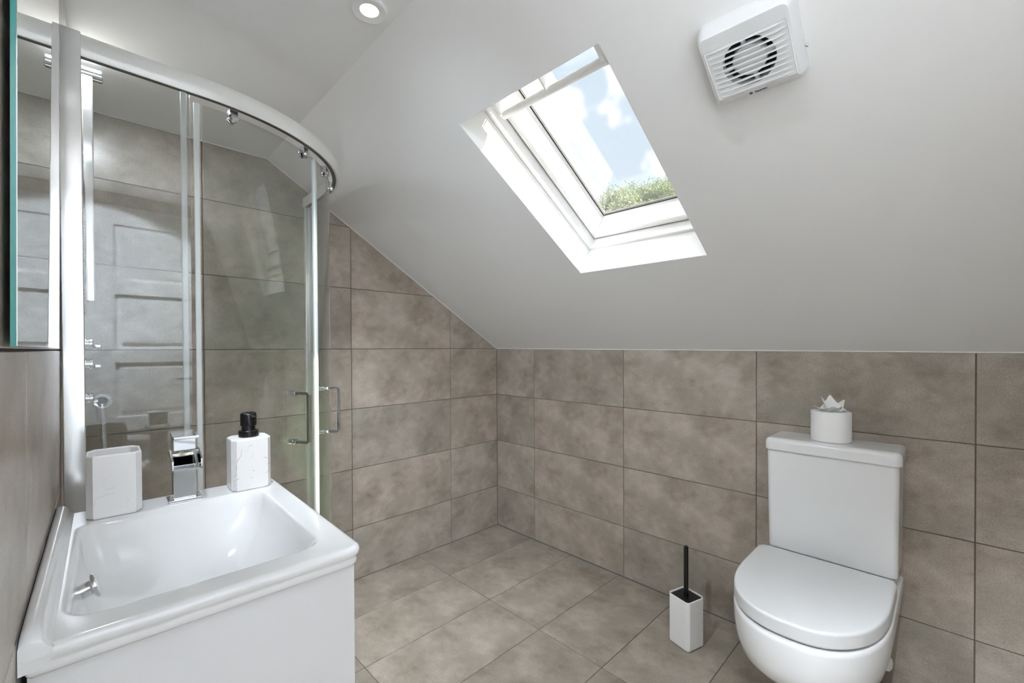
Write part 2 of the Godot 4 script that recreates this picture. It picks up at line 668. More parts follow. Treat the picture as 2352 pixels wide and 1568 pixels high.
	part("reveal_lining", rv, M.reveal, cs, 1.0)
	var ro := mb(slope_frame())
	for b in [[-0.4, SX0 - 0.01, -0.5, top + 0.4], [SX1 + 0.01, XE + 0.4, -0.5, top + 0.4], [SX0 - 0.01, SX1 + 0.01, -0.5, SS0 - 0.01], [SX0 - 0.01, SX1 + 0.01, SS1 + 0.01, top + 0.4]]:
		ro.box(Vector3(b[0], b[2], -0.258), Vector3(b[1], b[3], -d1 - 0.001))
	part("roof_deck", ro, M.roof, cs, 1.0)
	# white filler along the tile edges, grey silicone in the corners
	var t1 := structure("trim_1", "thin white filler bead along the sloped tile edge of the shower wall", "trim")
	part("bead", mb().sweep(PackedVector3Array([Vector3(0.0, KNEE, 0.0), Vector3(0.0, CEIL, fold0)]), MB.circle(0.0032, 8), Vector3(1, 0, 0)), M.caulk, t1)
	var t2 := structure("trim_2", "thin white filler bead along the top of the toilet wall", "trim")
	part("bead", mb().sweep(PackedVector3Array([Vector3(0.0, KNEE, 0.0), Vector3(XE, KNEE + TILT * XE, 0.0)]), MB.circle(0.0028, 8), Vector3(0, 0, 1)), M.caulk, t2)
	var t3 := structure("trim_3", "grey silicone line where the floor meets the toilet wall", "trim")
	part("silicone_line", mb().sweep(PackedVector3Array([Vector3(0.0, 0.0, 0.0), Vector3(XE, 0.0, 0.0)]), MB.circle(0.0045, 8), Vector3(0, 1, 0)), M.silicone, t3)
	var t4 := structure("trim_4", "grey silicone line where the floor meets the shower wall", "trim")
	part("silicone_line", mb().sweep(PackedVector3Array([Vector3(0.0, 0.0, 0.0), Vector3(0.0, 0.0, 1.15)]), MB.circle(0.003, 8), Vector3(0, 1, 0)), M.silicone, t4)
	var t5 := structure("trim_5", "grey silicone line in the upright corner of the two tiled walls", "trim")
	part("silicone_line", mb().sweep(PackedVector3Array([Vector3(0.0, 0.0, 0.0), Vector3(0.0, KNEE - 0.004, 0.0)]), MB.circle(0.0028, 8), Vector3(0, 0, 1)), M.silicone, t5)
	var t6 := structure("trim_6", "thin white filler bead where the flat ceiling meets the shower tiles", "trim")
	part("bead", mb().sweep(PackedVector3Array([Vector3(0.0, CEIL, fold0), Vector3(0.0, CEIL, wall_d(0))]), MB.circle(0.0025, 8), Vector3(1, 0, 0)), M.caulk, t6)


# a picture-frame ring between margins, with steps [margin, depth]
func frame_rings(steps: Array) -> Array:
	var rings := []
	for s in steps:
		var m: float = s[0]
		var d: float = -s[1]
		rings.append(PackedVector3Array([Vector3(SX0 + m, SS0 + m, d), Vector3(SX1 - m, SS0 + m, d), Vector3(SX1 - m, SS1 - m, d), Vector3(SX0 + m, SS1 - m, d)]))
	return rings


func build_window() -> void:
	var w := structure("window_1", "white framed roof window with a control bar, set in the sloped ceiling", "window")
	var f := slope_frame()
	part("fixed_frame", mb(f).loft(frame_rings([[-0.008, 0.118], [0.012, 0.118], [0.013, 0.12], [0.013, 0.166], [0.013, 0.268], [-0.008, 0.268], [-0.008, 0.118]]), false, false), M.upvc, w, 20)
	part("gasket", mb(f).loft(frame_rings([[0.0132, 0.166], [0.022, 0.166], [0.022, 0.175], [0.0132, 0.175], [0.0132, 0.166]]), false, false), M.gasket, w, 20)
	var sash := part("sash", mb(f).loft(frame_rings([[0.018, 0.17], [0.018, 0.162], [0.02, 0.160], [0.03, 0.160], [0.036, 0.165], [0.039, 0.172], [0.048, 0.236], [0.051, 0.24], [0.051, 0.262], [0.018, 0.262], [0.018, 0.17]]), false, false), M.upvc, w, 25)
	part("glazing_seal", mb(f).loft(frame_rings([[0.0512, 0.2435], [0.0534, 0.2435], [0.0534, 0.249], [0.0512, 0.249], [0.0512, 0.2435]]), false, false), M.gasket, sash, 20)
	var rebate := mb(f).loft(frame_rings([[0.0546, 0.248], [0.059, 0.248], [0.059, 0.252], [0.0546, 0.252], [0.0546, 0.248]]), false, false)
	part("spacer_bar", rebate, M.gasket_light, sash, 20)
	var pm := mb(f)
	pm.box(Vector3(SX0 + 0.05, SS0 + 0.05, -0.258), Vector3(SX1 - 0.05, SS1 - 0.05, -0.252))
	part("pane", pm, M.pane, w, 1)
	# ventilation flap with the control bar along the top of the sash
	var flap := Node3D.new()
	flap.name = "ventilation_flap"
	w.add_child(flap)
	flap.transform = f
	var x0 := 1.088
	var x1 := 1.464
	var shell := mb()
	var rings := []
	for x in [x0 + 0.008, x1 - 0.008]:
		var r := PackedVector3Array()
		for k in 9:
			var a := PI / 2 * k / 8.0
			r.append(Vector3(x, 1.269 + 0.026 * sin(a), -0.158 + 0.046 * cos(a)))
		for k in 9:
			var a := PI / 2 * (8 - k) / 8.0
			r.append(Vector3(x, 1.269 + 0.023 * sin(a), -0.158 + 0.043 * cos(a)))
		rings.append(r)
	shell.loft(rings)
	part("cover", shell, M.upvc, flap, 30)
	var bar := mb()
	rings = []
	for x in [x0, x0 + 0.003, x1 - 0.003, x1]:
		var i: float = 0.0015 if x == x0 or x == x1 else 0.0
		var r := PackedVector3Array()
		for k in 14:
			var a := TAU * k / 14
			r.append(Vector3(x, 1.2155 + (0.012 - i) * cos(a), -0.108 + (0.0085 - i) * sin(a)))
		rings.append(r)
	bar.loft(rings)
	part("control_bar", bar, M.upvc, flap, 50)
	for x in [x0 + 0.005, (x0 + x1) / 2, x1 - 0.005]:
		var t: float = 0.0028 if x == (x0 + x1) / 2 else 0.005
		var b := mb()
		rings = []
		for sx in [-t, t]:
			rings.append(PackedVector3Array([Vector3(x + sx, 1.203, -0.106), Vector3(x + sx, 1.2, -0.114), Vector3(x + sx, 1.21, -0.158), Vector3(x + sx, 1.292, -0.158), Vector3(x + sx, 1.291, -0.112), Vector3(x + sx, 1.27, -0.101), Vector3(x + sx, 1.225, -0.098)]))
		b.loft(rings)
		part("end_bracket" if x != (x0 + x1) / 2 else "middle_bracket", b, M.upvc, flap, 20)


func build_door() -> void:
	var d := structure("door_1", "white panelled door behind the camera, reflected in the shower glass", "door")
	var z0 := 1.395
	var z1 := 1.982
	var leaf := mb()
	leaf.box(Vector3(XE + 0.012, 0.008, z0), Vector3(XE + 0.045, 1.897, z1))
	part("leaf", leaf, M.door, d, 1)
	var st := mb()
	var rows := [[0.10, 0.36], [0.44, 0.715], [0.79, 1.075], [1.15, 1.435], [1.51, 1.80]]
	var pz0 := z0 + 0.075
	var pz1 := 1.787
	st.cbox(Vector3(XE - 0.004, 0.008, z0), Vector3(XE + 0.0125, 1.897, pz0), 0.002)
	st.cbox(Vector3(XE - 0.004, 0.008, pz1), Vector3(XE + 0.0125, 1.897, z1), 0.002)
	var prev := 0.008
	for r in rows + [[1.897, 0]]:
		st.cbox(Vector3(XE - 0.0038, prev, pz0 - 0.004), Vector3(XE + 0.0125, r[0], pz1 + 0.004), 0.002)
		prev = r[1]
	part("stile_and_rail", st, M.door, d, 20)
	for r in rows:
		var p := mb(Transform3D(Basis(Vector3(0, 0, 1), Vector3(-1, 0, 0), Vector3(0, -1, 0)), Vector3(XE + 0.012, (r[0] + r[1]) / 2, (pz0 + pz1) / 2)))
		var w := pz1 - pz0 - 0.03
		var h: float = r[1] - r[0] - 0.03
		p.loft([MB.ring(MB.rrect(w, h, 0.003, 2), 0.0), MB.ring(MB.rrect(w - 0.03, h - 0.03, 0.003, 2), 0.009), MB.ring(MB.rrect(w - 0.034, h - 0.034, 0.003, 2), 0.0095)])
		part("raised_panel", p, M.door, d, 20)
	var k := part("door_handle", mb(Transform3D(Basis(Vector3(0, 0, 1), Vector3(-1, 0, 0), Vector3(0, -1, 0)), Vector3(XE - 0.004, 0.98, z0 + 0.035))).lathe([[0.024, 0.0], [0.024, 0.006], [0.009, 0.009], [0.009, 0.04], [0.0, 0.042]], 24), M.chrome, d)
	part("lever", mb().sweep(PackedVector3Array([Vector3(XE - 0.042, 0.98, z0 + 0.03), Vector3(XE - 0.046, 0.98, z0 + 0.09), Vector3(XE - 0.042, 0.98, z0 + 0.14)]), MB.circle(0.008, 12), Vector3(0, 1, 0)), M.chrome, k)


func build_outside() -> void:
	var g := structure("ground", "lawn far below the roof window", "ground")
	part("lawn", mb().box(Vector3(-60, -5.6, -70), Vector3(50, -5.2, 40)), M.lawn, g, 1)
	# a sprig of ten leaves, instanced through each crown
	var sprig := SurfaceTool.new()
	sprig.begin(Mesh.PRIMITIVE_TRIANGLES)
	var r := RandomNumberGenerator.new()
	r.seed = 8
	for k in 18:
		var d := Vector3(r.randf_range(-1, 1), r.randf_range(-0.6, 1), r.randf_range(-1, 1)).normalized()
		var base := d * r.randf_range(0.02, 0.17)
		var side := d.cross(Vector3(r.randf_range(-1, 1), r.randf_range(-1, 1), r.randf_range(-1, 1))).normalized() * 0.015
		var fold := d.cross(side).normalized() * 0.005
		var tip := base + d * 0.064
		var mid := base + d * 0.03 + fold
		for t in [[base, mid + side, mid], [mid, mid + side, tip], [base, mid, mid - side], [mid, tip, mid - side]]:
			for v in t:
				sprig.add_vertex(v)
	sprig.generate_normals()
	var sm := sprig.commit()
	var spots := [[1330.0, 470.0, 14.5, 1.7], [1412.0, 440.0, 14.0, 1.5], [1452.0, 436.0, 15.5, 1.6], [1498.0, 428.0, 14.2, 1.5], [1545.0, 408.0, 15.0, 1.6], [1610.0, 420.0, 14.0, 1.7]]
	var looks := ["bushy green tree furthest left beyond the roof window", "green tree at the lower left corner of the roof window pane", "pale green tree second from the left in the roof window pane", "broad green tree at the middle of the roof window's lower edge", "tallest green tree at the right edge of the roof window pane", "green tree beyond the right edge of the roof window"]
	for k in spots.size():
		var s: Array = spots[k]
		var fw := Vector3(-sin(YAW), 0, -cos(YAW))
		var rt := Vector3(cos(YAW), 0, -sin(YAW))
		var dir: Vector3 = fw + rt * ((s[0] - 1176.0) / FOCAL)
		var at: Vector3 = EYE + dir * s[2]
		var tip: float = EYE.y + (CY - s[1]) / FOCAL * s[2]
		var base := Vector3(at.x, -5.2, at.z)
		var t := thing("garden_tree", looks[k], "tree", base, 0.0, "trees beyond the roof window")
		var h := tip + 5.2
		var tr := mb()
		tr.lathe([[0.2, 0.0], [0.15, 0.6], [0.12, h * 0.4], [0.07, h * 0.7], [0.02, h * 0.94]], 10)
		for b in 7:
			var a := TAU * b / 7.0 * 1.7
			var y0 := h * (0.35 + 0.07 * b)
			var o := Vector3(cos(a), 0.9, sin(a)) * (1.5 - 0.12 * b)
			tr.sweep(PackedVector3Array([Vector3(0, y0, 0), Vector3(0, y0, 0) + o * 0.5 + Vector3(0, -0.1, 0), Vector3(0, y0, 0) + o]), MB.circle(0.035, 6), Vector3(-sin(a), 0, cos(a)))
		part("trunk", tr, M.bark, t)
		var mm := MultiMesh.new()
		mm.transform_format = MultiMesh.TRANSFORM_3D
		mm.mesh = sm
		var n := 5200
		mm.instance_count = n
		r.seed = 100 + k
		var lumps := []
		for q in 22:
			var fy := r.randf_range(0.42, 0.93)
			var rad: float = s[3] * (1.0 - pow(absf(fy - 0.62) / 0.4, 2.0) * 0.75)
			var a := r.randf() * TAU
			lumps.append([Vector3(cos(a) * rad * 0.75, fy * h, sin(a) * rad * 0.75), r.randf_range(0.55, 0.85)])
		lumps.append([Vector3(0, h - 0.55, 0), 0.55])
		lumps.append([Vector3(0.5, h - 0.9, 0.2), 0.6])
		lumps.append([Vector3(-0.5, h - 1.0, 0.1), 0.6])
		for i in n:
			var l: Array = lumps[r.randi() % lumps.size()]
			var v := Vector3(r.randfn(), r.randfn(), r.randfn()).normalized() * pow(r.randf(), 0.45)
			var bs := Basis(Vector3(r.randf_range(-1, 1), r.randf_range(-1, 1), r.randf_range(-1, 1)).normalized(), r.randf() * TAU).scaled(Vector3.ONE * r.randf_range(0.7, 1.25))
			mm.set_instance_transform(i, Transform3D(bs, l[0] + v * l[1]))
		var crown := MultiMeshInstance3D.new()
		crown.name = "foliage"
		crown.multimesh = mm
		crown.material_override = M.leaf[k % 3]
		crown.set_meta("kind", "stuff")
		t.add_child(crown)


# ---------------------------------------------------------------- shower
func arc_path(radius: float, a0: float, a1: float, y: float, n := 24) -> PackedVector3Array:
	var p := PackedVector3Array()
	for i in n + 1:
		var a := deg_to_rad(lerpf(a0, a1, float(i) / n))
		p.append(Vector3(0.222 + radius * cos(a), y, 1.695 - radius * sin(a)))
	return p


func rail_path(inset: float, y: float, x_from: float, z_to: float) -> PackedVector3Array:
	var p := PackedVector3Array([Vector3(0.752 - inset, y, z_to)])
	p.append_array(arc_path(0.53 - inset, 0, 90, y, 40))
	p.append(Vector3(x_from, y, 1.165 + inset))
	return p


func build_shower() -> void:
	# tray
	var tray := thing("shower_tray", "white quadrant shower tray in the corner under the curved glass enclosure", "shower tray")
	var outline := PackedVector3Array([Vector3(0.004, 0, wall_d(0.0) - 0.006)])
	outline.append_array(rail_path(-0.012, 0.0, 0.004, wall_d(0.75) - 0.006))
	var inner := PackedVector3Array()
	for p in outline:
		inner.append(Vector3(0.36, 0, 1.56).lerp(p, 0.86))
	var lift := func(q: PackedVector3Array, y: float, toward := 0.0) -> PackedVector3Array:
		var o := PackedVector3Array()
		for p in q:
			var v := p.lerp(Vector3(0.36, 0, 1.56), toward)
			o.append(Vector3(v.x, y, v.z))
		return o
	part("tray_body", mb().loft([lift.call(outline, 0.0), lift.call(outline, 0.132), lift.call(outline, 0.14, 0.01), lift.call(inner, 0.14), lift.call(inner, 0.115, 0.04), lift.call(inner, 0.11, 0.5)]), M.ceramic, tray, 30)
	part("drain_cover", mb().lathe([[0.045, 0.108], [0.045, 0.113], [0.03, 0.116], [0.0, 0.117]], 24, Vector3(0.3, 0, 1.6)), M.chrome, tray)
	# enclosure
	var e := thing("shower_enclosure", "curved glass quadrant shower enclosure with satin metal rail and two sliding doors", "shower enclosure")
	var y0 := 0.14
	var prof := PackedVector2Array([Vector2(-0.024, 0.004), Vector2(-0.004, 0.003), Vector2(-0.003, 0.0), Vector2(0.0, 0.0), Vector2(0.0035, 0.007), Vector2(0.0055, 0.016), Vector2(0.0055, 0.03), Vector2(0.0035, 0.039), Vector2(0.0, 0.046), Vector2(-0.024, 0.046)])
	var flipped := PackedVector2Array()
	for p in prof:
		flipped.append(Vector2(p.x, p.y))
	part("top_rail", mb().sweep(rail_path(0.004, 1.78, 0.002, wall_d(0.75, 1.83) - 0.001), _across(flipped), Vector3.UP), M.alu, e, 50)
	part("roller_track", mb().sweep(rail_path(0.018, 1.7825, 0.01, wall_d(0.75) - 0.006), PackedVector2Array([Vector2(-0.006, 0), Vector2(0.006, 0), Vector2(0.006, 0.006), Vector2(-0.006, 0.006)]), Vector3.UP), M.dark_metal, e, 30)
	part("bottom_rail", mb().sweep(rail_path(0.004, y0, 0.002, wall_d(0.75) - 0.004), PackedVector2Array([Vector2(-0.017, 0), Vector2(0.017, 0), Vector2(0.017, 0.03), Vector2(-0.017, 0.03)]), Vector3.UP), M.alu, e, 50)
	# wall profiles
	var pd := mb()
	pd.cbox(Vector3(0.722, y0, 1.9085), Vector3(0.757, 1.8275, 1.9435), 0.002)
	part("wall_profile", pd, M.alu_bright, e)
	var pw := mb()
	pw.cbox(Vector3(0.001, y0, 1.163), Vector3(0.026, 1.8275, 1.1925), 0.002)
	pw.cbox(Vector3(0.001, y0, 1.171), Vector3(0.032, 1.826, 1.1775), 0.001)
	var wp := part("wall_profile", pw, M.alu_bright, e)
	for y in [1.75, 1.66, 1.165]:
		for z in [1.1835, 1.1885]:
			part("rivet", mb(turn_about(Vector3(0, 0, 1), -90, Vector3(0.026, y, z))).lathe([[0.0022, 0.0], [0.002, 0.0008], [0.0, 0.001]], 10), M.dark_metal, wp)
	# fixed panes
	part("fixed_pane", mb().cbox(Vector3(0.734, y0 + 0.02, 1.716), Vector3(0.74, 1.786, 1.912), 0.0008), M.glass, e)
	part("fixed_pane", mb().cbox(Vector3(0.02, y0 + 0.02, 1.176), Vector3(0.236, 1.786, 1.182), 0.0008), M.glass, e)
	# sliding doors
	for k in 2:
		var a0: float = [1.0, 43.6][k]
		var a1: float = [42.0, 89.0][k]
		var rr := 0.492
		var door := part("sliding_door", mb().sweep(arc_path(rr, a0, a1, y0 + 0.022, 28), PackedVector2Array([Vector2(-0.003, 0), Vector2(0.003, 0), Vector2(0.003, 1.61), Vector2(-0.003, 1.61)]), Vector3.UP), M.glass, e, 30)
		# door pull
		var am: float = [30.2, 49.5][k]
		var out := Vector3(cos(deg_to_rad(am)), 0, -sin(deg_to_rad(am)))
		var side := Vector3(out.z, 0, -out.x)
		var foot := Vector3(0.222, 0, 1.695) + out * 0.4955
		var far := foot + out * 0.05
		var yb := 0.8575
		var yt := 1.0075
		var pth := PackedVector3Array([Vector3(foot.x, yb, foot.z)])
		for q in 5:
			var a := PI / 2 * q / 4.0
			var c := far - out * 0.006
			pth.append(Vector3(c.x, yb + 0.006, c.z) + out * 0.006 * sin(a) - Vector3(0, 0.006 * cos(a), 0))
		for q in 5:
			var a := PI / 2 * q / 4.0
			var c := far - out * 0.006
			pth.append(Vector3(c.x, yt - 0.006, c.z) + out * 0.006 * cos(a) + Vector3(0, 0.006 * sin(a), 0))
		pth.append(Vector3(foot.x, yt, foot.z))
		part("door_pull", mb().sweep(pth, MB.rrect(0.009, 0.012, 0.0012, 2), side), M.chrome, door)
		for y in [yb, yt]:
			part("pull_fixing", mb(Transform3D(Basis(side, out, Vector3.UP), Vector3(foot.x, y, foot.z) - out * 0.022)).lathe([[0.0085, 0.0], [0.0085, 0.0155], [0.006, 0.0158], [0.006, 0.02], [0.0085, 0.0202], [0.0085, 0.026], [0.006, 0.0265]], 16), M.chrome, door)
		# rollers
		for ar in [[9.0, 36.0], [53.5, 71.0]][k]:
			var o := Vector3(cos(deg_to_rad(ar)), 0, -sin(deg_to_rad(ar)))
			var s := Vector3(o.z, 0, -o.x)
			var c := Vector3(0.222, 1.7625, 1.695) + o * 0.484
			var rb := mb(Transform3D(Basis(s, o, Vector3.UP), c))
			rb.lathe([[0.0105, 0.0], [0.0125, 0.002], [0.0125, 0.0075], [0.0105, 0.0085]], 20)
			rb.lathe([[0.0105, 0.0125], [0.0125, 0.0135], [0.0125, 0.02], [0.009, 0.024], [0.0, 0.025]], 20)
			rb.rbox(Vector3(0.02, 0.02, 0.022), 0.002, 0.001, Vector3(0, -0.001, 0.012))
			part("roller", rb, M.chrome, door)
		# seals on the closing edge
		var ae: float = [42.6, 43.0][k]
		var oe := Vector3(cos(deg_to_rad(ae)), 0, -sin(deg_to_rad(ae)))
		var se := Vector3(oe.z, 0, -oe.x) * (1.0 if k == 0 else -1.0)
		var ce := Vector3(0.222, 0, 1.695) + oe * 0.492
		var ms := mb(Transform3D(Basis(se, Vector3.UP, se.cross(Vector3.UP)), Vector3(ce.x, y0 + 0.022, ce.z) + se * (-0.0055 if k == 1 else 0.0055)))
		ms.rbox(Vector3(0.0125, 1.61, 0.012), 0.003, 0.001)
		part("magnetic_seal", ms, M.seal_solid if M.has("seal_solid") else M.seal, door)
	part("edge_seal", mb().rbox(Vector3(0.009, 1.62, 0.0125), 0.003, 0.001, Vector3(0.735, y0 + 0.02, 1.7285)), M.seal, e)
	part("edge_seal", mb().rbox(Vector3(0.009, 1.61, 0.0125), 0.003, 0.001, Vector3(0.7145, y0 + 0.022, 1.699)), M.seal, e)
	build_shower_fittings()


func _across(p: PackedVector2Array) -> PackedVector2Array:
	# sweep's «across» points to the left of the way the path runs; the rail runs from the south wall round to the west wall
	var t := PackedVector2Array()
	for q in p:
		t.append(Vector2(q.x, q.y))
	return t


func build_shower_fittings() -> void:
	var x := 0.37
	var zw := wall_d(x, 1.2)
	var s := thing("shower_column", "chrome shower column with riser, knobs and ribbed hose behind the glass", "shower")
	part("riser", mb().rbox(Vector3(0.03, 0.625, 0.024), 0.004, 0.002, Vector3(x, 1.28, 1.896)), M.alu_bright, s)
	var south := func(y: float, z: float) -> Transform3D:
		return Transform3D(Basis(Vector3(1, 0, 0), Vector3(0, 0, -1), Vector3(0, 1, 0)), Vector3(x, y, z))
	part("rail_head", mb(south.call(1.917, wall_d(x, 1.917))).lathe([[0.022, 0.0], [0.022, 0.006], [0.0175, 0.009], [0.0175, 0.063], [0.015, 0.066], [0.0, 0.0665]], 28), M.chrome, s)
	part("rail_bracket", mb(south.call(1.31, zw)).lathe([[0.02, 0.0], [0.02, 0.006], [0.01, 0.009], [0.01, 0.035]], 24), M.chrome, s)
	part("column_plate", mb().rbox(Vector3(0.09, 0.34, 0.012), 0.004, 0.002, Vector3(x, 0.93, zw - 0.007)), M.chrome, s)
	for y in [1.160, 1.103, 1.007]:
		var k := part("control_knob", mb(south.call(y, zw - 0.012)).lathe([[0.014, 0.0], [0.014, 0.008], [0.0165, 0.009], [0.0165, 0.02], [0.013, 0.021], [0.013, 0.025], [0.0155, 0.026], [0.0155, 0.032], [0.011, 0.035], [0.0, 0.0355]], 28), M.chrome, s)
		if y > 1.05:
			part("lever", mb().rbox(Vector3(0.008, 0.012, 0.016), 0.003, 0.003, Vector3(x + 0.006, y - 0.012, zw - 0.055)), M.chrome, k)
	# outlet: a flange with a bore disc coloured dark as its shade, facing the room, the hose union below
	var c := Vector3(x + 0.005, 0.9975, 1.8735)
	var ax := Vector3(0.83, 0.55, 0.0).normalized()
	var b := Basis(Vector3(0, 0, 1).cross(ax).normalized(), ax, Vector3(0, 0, 1))
	var ring := part("outlet_flange", mb(Transform3D(b, c)).lathe([[0.0125, -0.012], [0.018, -0.010], [0.0235, -0.003], [0.0235, 0.001], [0.0215, 0.0025], [0.0125, 0.0025], [0.0115, 0.001], [0.0115, -0.008], [0.0125, -0.012]], 36), M.chrome, s)
	part("bore", mb(Transform3D(b, c)).lathe([[0.0114, -0.008], [0.0114, -0.004], [0.0, -0.004]], 24), M.hole_shade, ring)
	part("outlet_arm", mb(south.call(0.9975, zw - 0.04)).lathe([[0.008, 0.0], [0.008, 0.014]], 18), M.chrome, s)
	part("hose_union", mb().lathe([[0.0125, -0.056], [0.0125, -0.052], [0.0135, -0.048], [0.0145, -0.024], [0.013, -0.006]], 24, Vector3(c.x, c.y, c.z)), M.chrome, s)
	for h in 2:
		var p := PackedVector3Array()
		if h == 0:
			p = PackedVector3Array([Vector3(c.x, 0.945, c.z), Vector3(c.x, 0.9, c.z - 0.001), Vector3(c.x, 0.82, c.z - 0.004), Vector3(c.x, 0.7, c.z - 0.001), Vector3(c.x, 0.55, c.z + 0.02), Vector3(c.x, 0.48, c.z + 0.035), Vector3(c.x, 0.43, c.z + 0.03)])
		else:
			p = PackedVector3Array([Vector3(x + 0.022, 1.73, 1.9205), Vector3(x + 0.024, 1.6, 1.9085), Vector3(x + 0.024, 1.4, 1.9075), Vector3(x + 0.024, 1.25, 1.909), Vector3(x + 0.022, 1.19, 1.923)])
		var cv := Curve3D.new()
		for k in p.size():
			var tan := (p[mini(k + 1, p.size() - 1)] - p[maxi(k - 1, 0)]) * 0.2
			cv.add_point(p[k], -tan, tan)
		var r: float = [0.0095, 0.0065][h]
		var rings := []
		var len := cv.get_baked_length()
		var n := int(len / 0.0017)
		for i in n + 1:
			var at := cv.sample_baked(len * i / n)
			var ahead := cv.sample_baked(minf(len, len * i / n + 0.002)) - cv.sample_baked(maxf(0, len * i / n - 0.002))
			ahead = ahead.normalized()
			var sx := Vector3(1, 0, 0)
			var sz := ahead.cross(sx).normalized()
			sx = sz.cross(ahead)
			var q := PackedVector3Array()
			var rad: float = r * [1.0, 1.0, 0.86][i % 3]
			for k in 14:
				q.append(at + (sx * cos(TAU * k / 14) + sz * sin(TAU * k / 14)) * rad)
			rings.append(q)
		part("ribbed_hose", mb().loft(rings), M.chrome, s, 60)


# ---------------------------------------------------------------- basin side
func basin_frame() -> Transform3D:
	var al := atan(0.0244)
	return Transform3D(Basis(Vector3(cos(al), 0, sin(al)), Vector3.UP, Vector3(-sin(al), 0, cos(al))), Vector3(0.90, 0, 1.585))


func build_vanity() -> void:
	var f := basin_frame()
	var turn := -atan(0.0244)
	# cabinet
	var cab := thing("vanity_cabinet", "glossy white vanity cabinet standing under the wash basin", "cabinet", f.origin, turn)
	part("side_panel", mb().cbox(Vector3(0.479, 0.0, 0.006), Vector3(0.497, 0.7985, 0.362), 0.0012), M.cabinet, cab)
	part("side_panel", mb().cbox(Vector3(0.02, 0.0, 0.024), Vector3(0.038, 0.7985, 0.362), 0.0012), M.cabinet, cab)
	part("bottom_panel", mb().cbox(Vector3(0.0385, 0.06, 0.026), Vector3(0.4785, 0.078, 0.361), 0.0012), M.cabinet, cab)
	part("back_panel", mb().cbox(Vector3(0.0385, 0.0785, 0.35), Vector3(0.4785, 0.68, 0.361), 0.0012), M.cabinet, cab)
	part("door", mb().cbox(Vector3(0.02, 0.06, 0.0055), Vector3(0.4775, 0.765, 0.0235), 0.0015), M.cabinet, cab)
	# basin
	var b := thing("wash_basin", "white ceramic rectangular wash basin with a raised back lip", "basin", f.origin, turn)
	var W := 0.521
	var D := 0.366
	var cx := W / 2
	var cz := D / 2
	var o := func(inset: float, y: float) -> PackedVector3Array:
		var q := PackedVector3Array()
		for p in MB.rrect(W - 2 * inset, D - 2 * inset, maxf(0.022 - inset, 0.006), 8):
			q.append(Vector3(p.x + cx, y, p.y + cz))
		# the corners at the wall are nearly square
		var n := q.size() / 4
		for c in 2:
			for i in n:
				var k := c * n + i
				var rr := MB.rrect(W - 2 * inset, D - 2 * inset, 0.004, 8)
				q[k] = Vector3(rr[k].x + cx, y, rr[k].y + cz)
		return q
	# bowl opening
	var bx0 := 0.094
	var bx1 := 0.470
	var bz0 := 0.047
	var bz1 := 0.333
	var w := func(x0: float, x1: float, z0: float, z1: float, r: float, y: float) -> PackedVector3Array:
		return MB.ring(MB.rrect(x1 - x0, z1 - z0, r, 8), y, Vector3((x0 + x1) / 2, 0, (z0 + z1) / 2))
	var rings := [o.call(0.030, 0.800), o.call(0.016, 0.7995), o.call(0.007, 0.8015), o.call(0.0042, 0.806), o.call(0.0042, 0.810), o.call(0.0052, 0.8128), o.call(0.0042, 0.8155), o.call(0.001, 0.819), o.call(0.0, 0.824), o.call(0.0015, 0.8285), o.call(0.0055, 0.8315), o.call(0.011, DECK)]
	rings.append(w.call(bx0 - 0.008, bx1 + 0.006, bz0 - 0.006, bz1 + 0.006, 0.04, DECK))
	rings.append(w.call(bx0 - 0.003, bx1 + 0.0025, bz0 - 0.002, bz1 + 0.002, 0.038, DECK - 0.0012))
	rings.append(w.call(bx0, bx1, bz0, bz1, 0.036, DECK - 0.004))
	rings.append(w.call(bx0 + 0.007, bx1 - 0.003, bz0 + 0.004, bz1 - 0.003, 0.036, DECK - 0.010))
	for k in 12:
		var t := (k + 1) / 12.0
		var c := 1.0 - cos(t * PI / 2)
		var sn := sin(t * PI / 2)
		var y := DECK - 0.010 - 0.098 * sn
		rings.append(w.call(bx0 + 0.007 + 0.135 * pow(t, 1.25), bx1 - 0.003 - 0.05 * c - 0.016 * t, bz0 + 0.004 + 0.075 * c + 0.03 * t, bz1 - 0.003 - 0.045 * c - 0.008 * t, 0.036 + 0.016 * t, y))
	rings.append(w.call(0.29 - 0.028, 0.29 + 0.028, 0.205 - 0.028, 0.205 + 0.028, 0.0279, DECK - 0.112))
	part("bowl", mb().loft(rings, false, true), M.ceramic, b, 60)
	# lip along the wall
	var up := []
	for x in [0.0, 0.0015, 0.005, 0.011, 0.02, 0.034, W - 0.034, W - 0.02, W - 0.011, W - 0.005, W - 0.0015, W]:
		var i: float = 0.55 * exp(-minf(x, W - x) / 0.006)
		var q := PackedVector3Array()
		for v in [[0.340, 0.8305], [0.3435, 0.834], [0.346, 0.8395], [0.348, 0.846], [0.3515, 0.8505], [0.356, 0.852], [0.3615, 0.8515], [0.365, 0.8485], [0.366, 0.844], [0.366, 0.81], [0.345, 0.812]]:
			q.append(Vector3(clampf(x, 0.0006, W - 0.0006), lerpf(v[1], 0.8305, i) if v[1] > 0.8305 else v[1], v[0]))
		up.append(q)
	part("back_lip", mb().loft(up), M.ceramic, b, 60)
	# overflow ring on the back wall of the bowl, waste plug in its floor
	var ob := Basis(Vector3(1, 0, 0), Vector3(0, 0.25, -0.97).normalized(), Vector3(0, 0.97, 0.25).normalized())
	part("overflow_cover", mb(Transform3D(ob, Vector3(0.292, 0.790, 0.326))).lathe([[0.0105, 0.0], [0.0105, 0.011], [0.0135, 0.0125], [0.0172, 0.014], [0.0176, 0.016], [0.017, 0.0185], [0.0145, 0.0198], [0.006, 0.0202], [0.0, 0.0202]], 32), M.chrome, b)
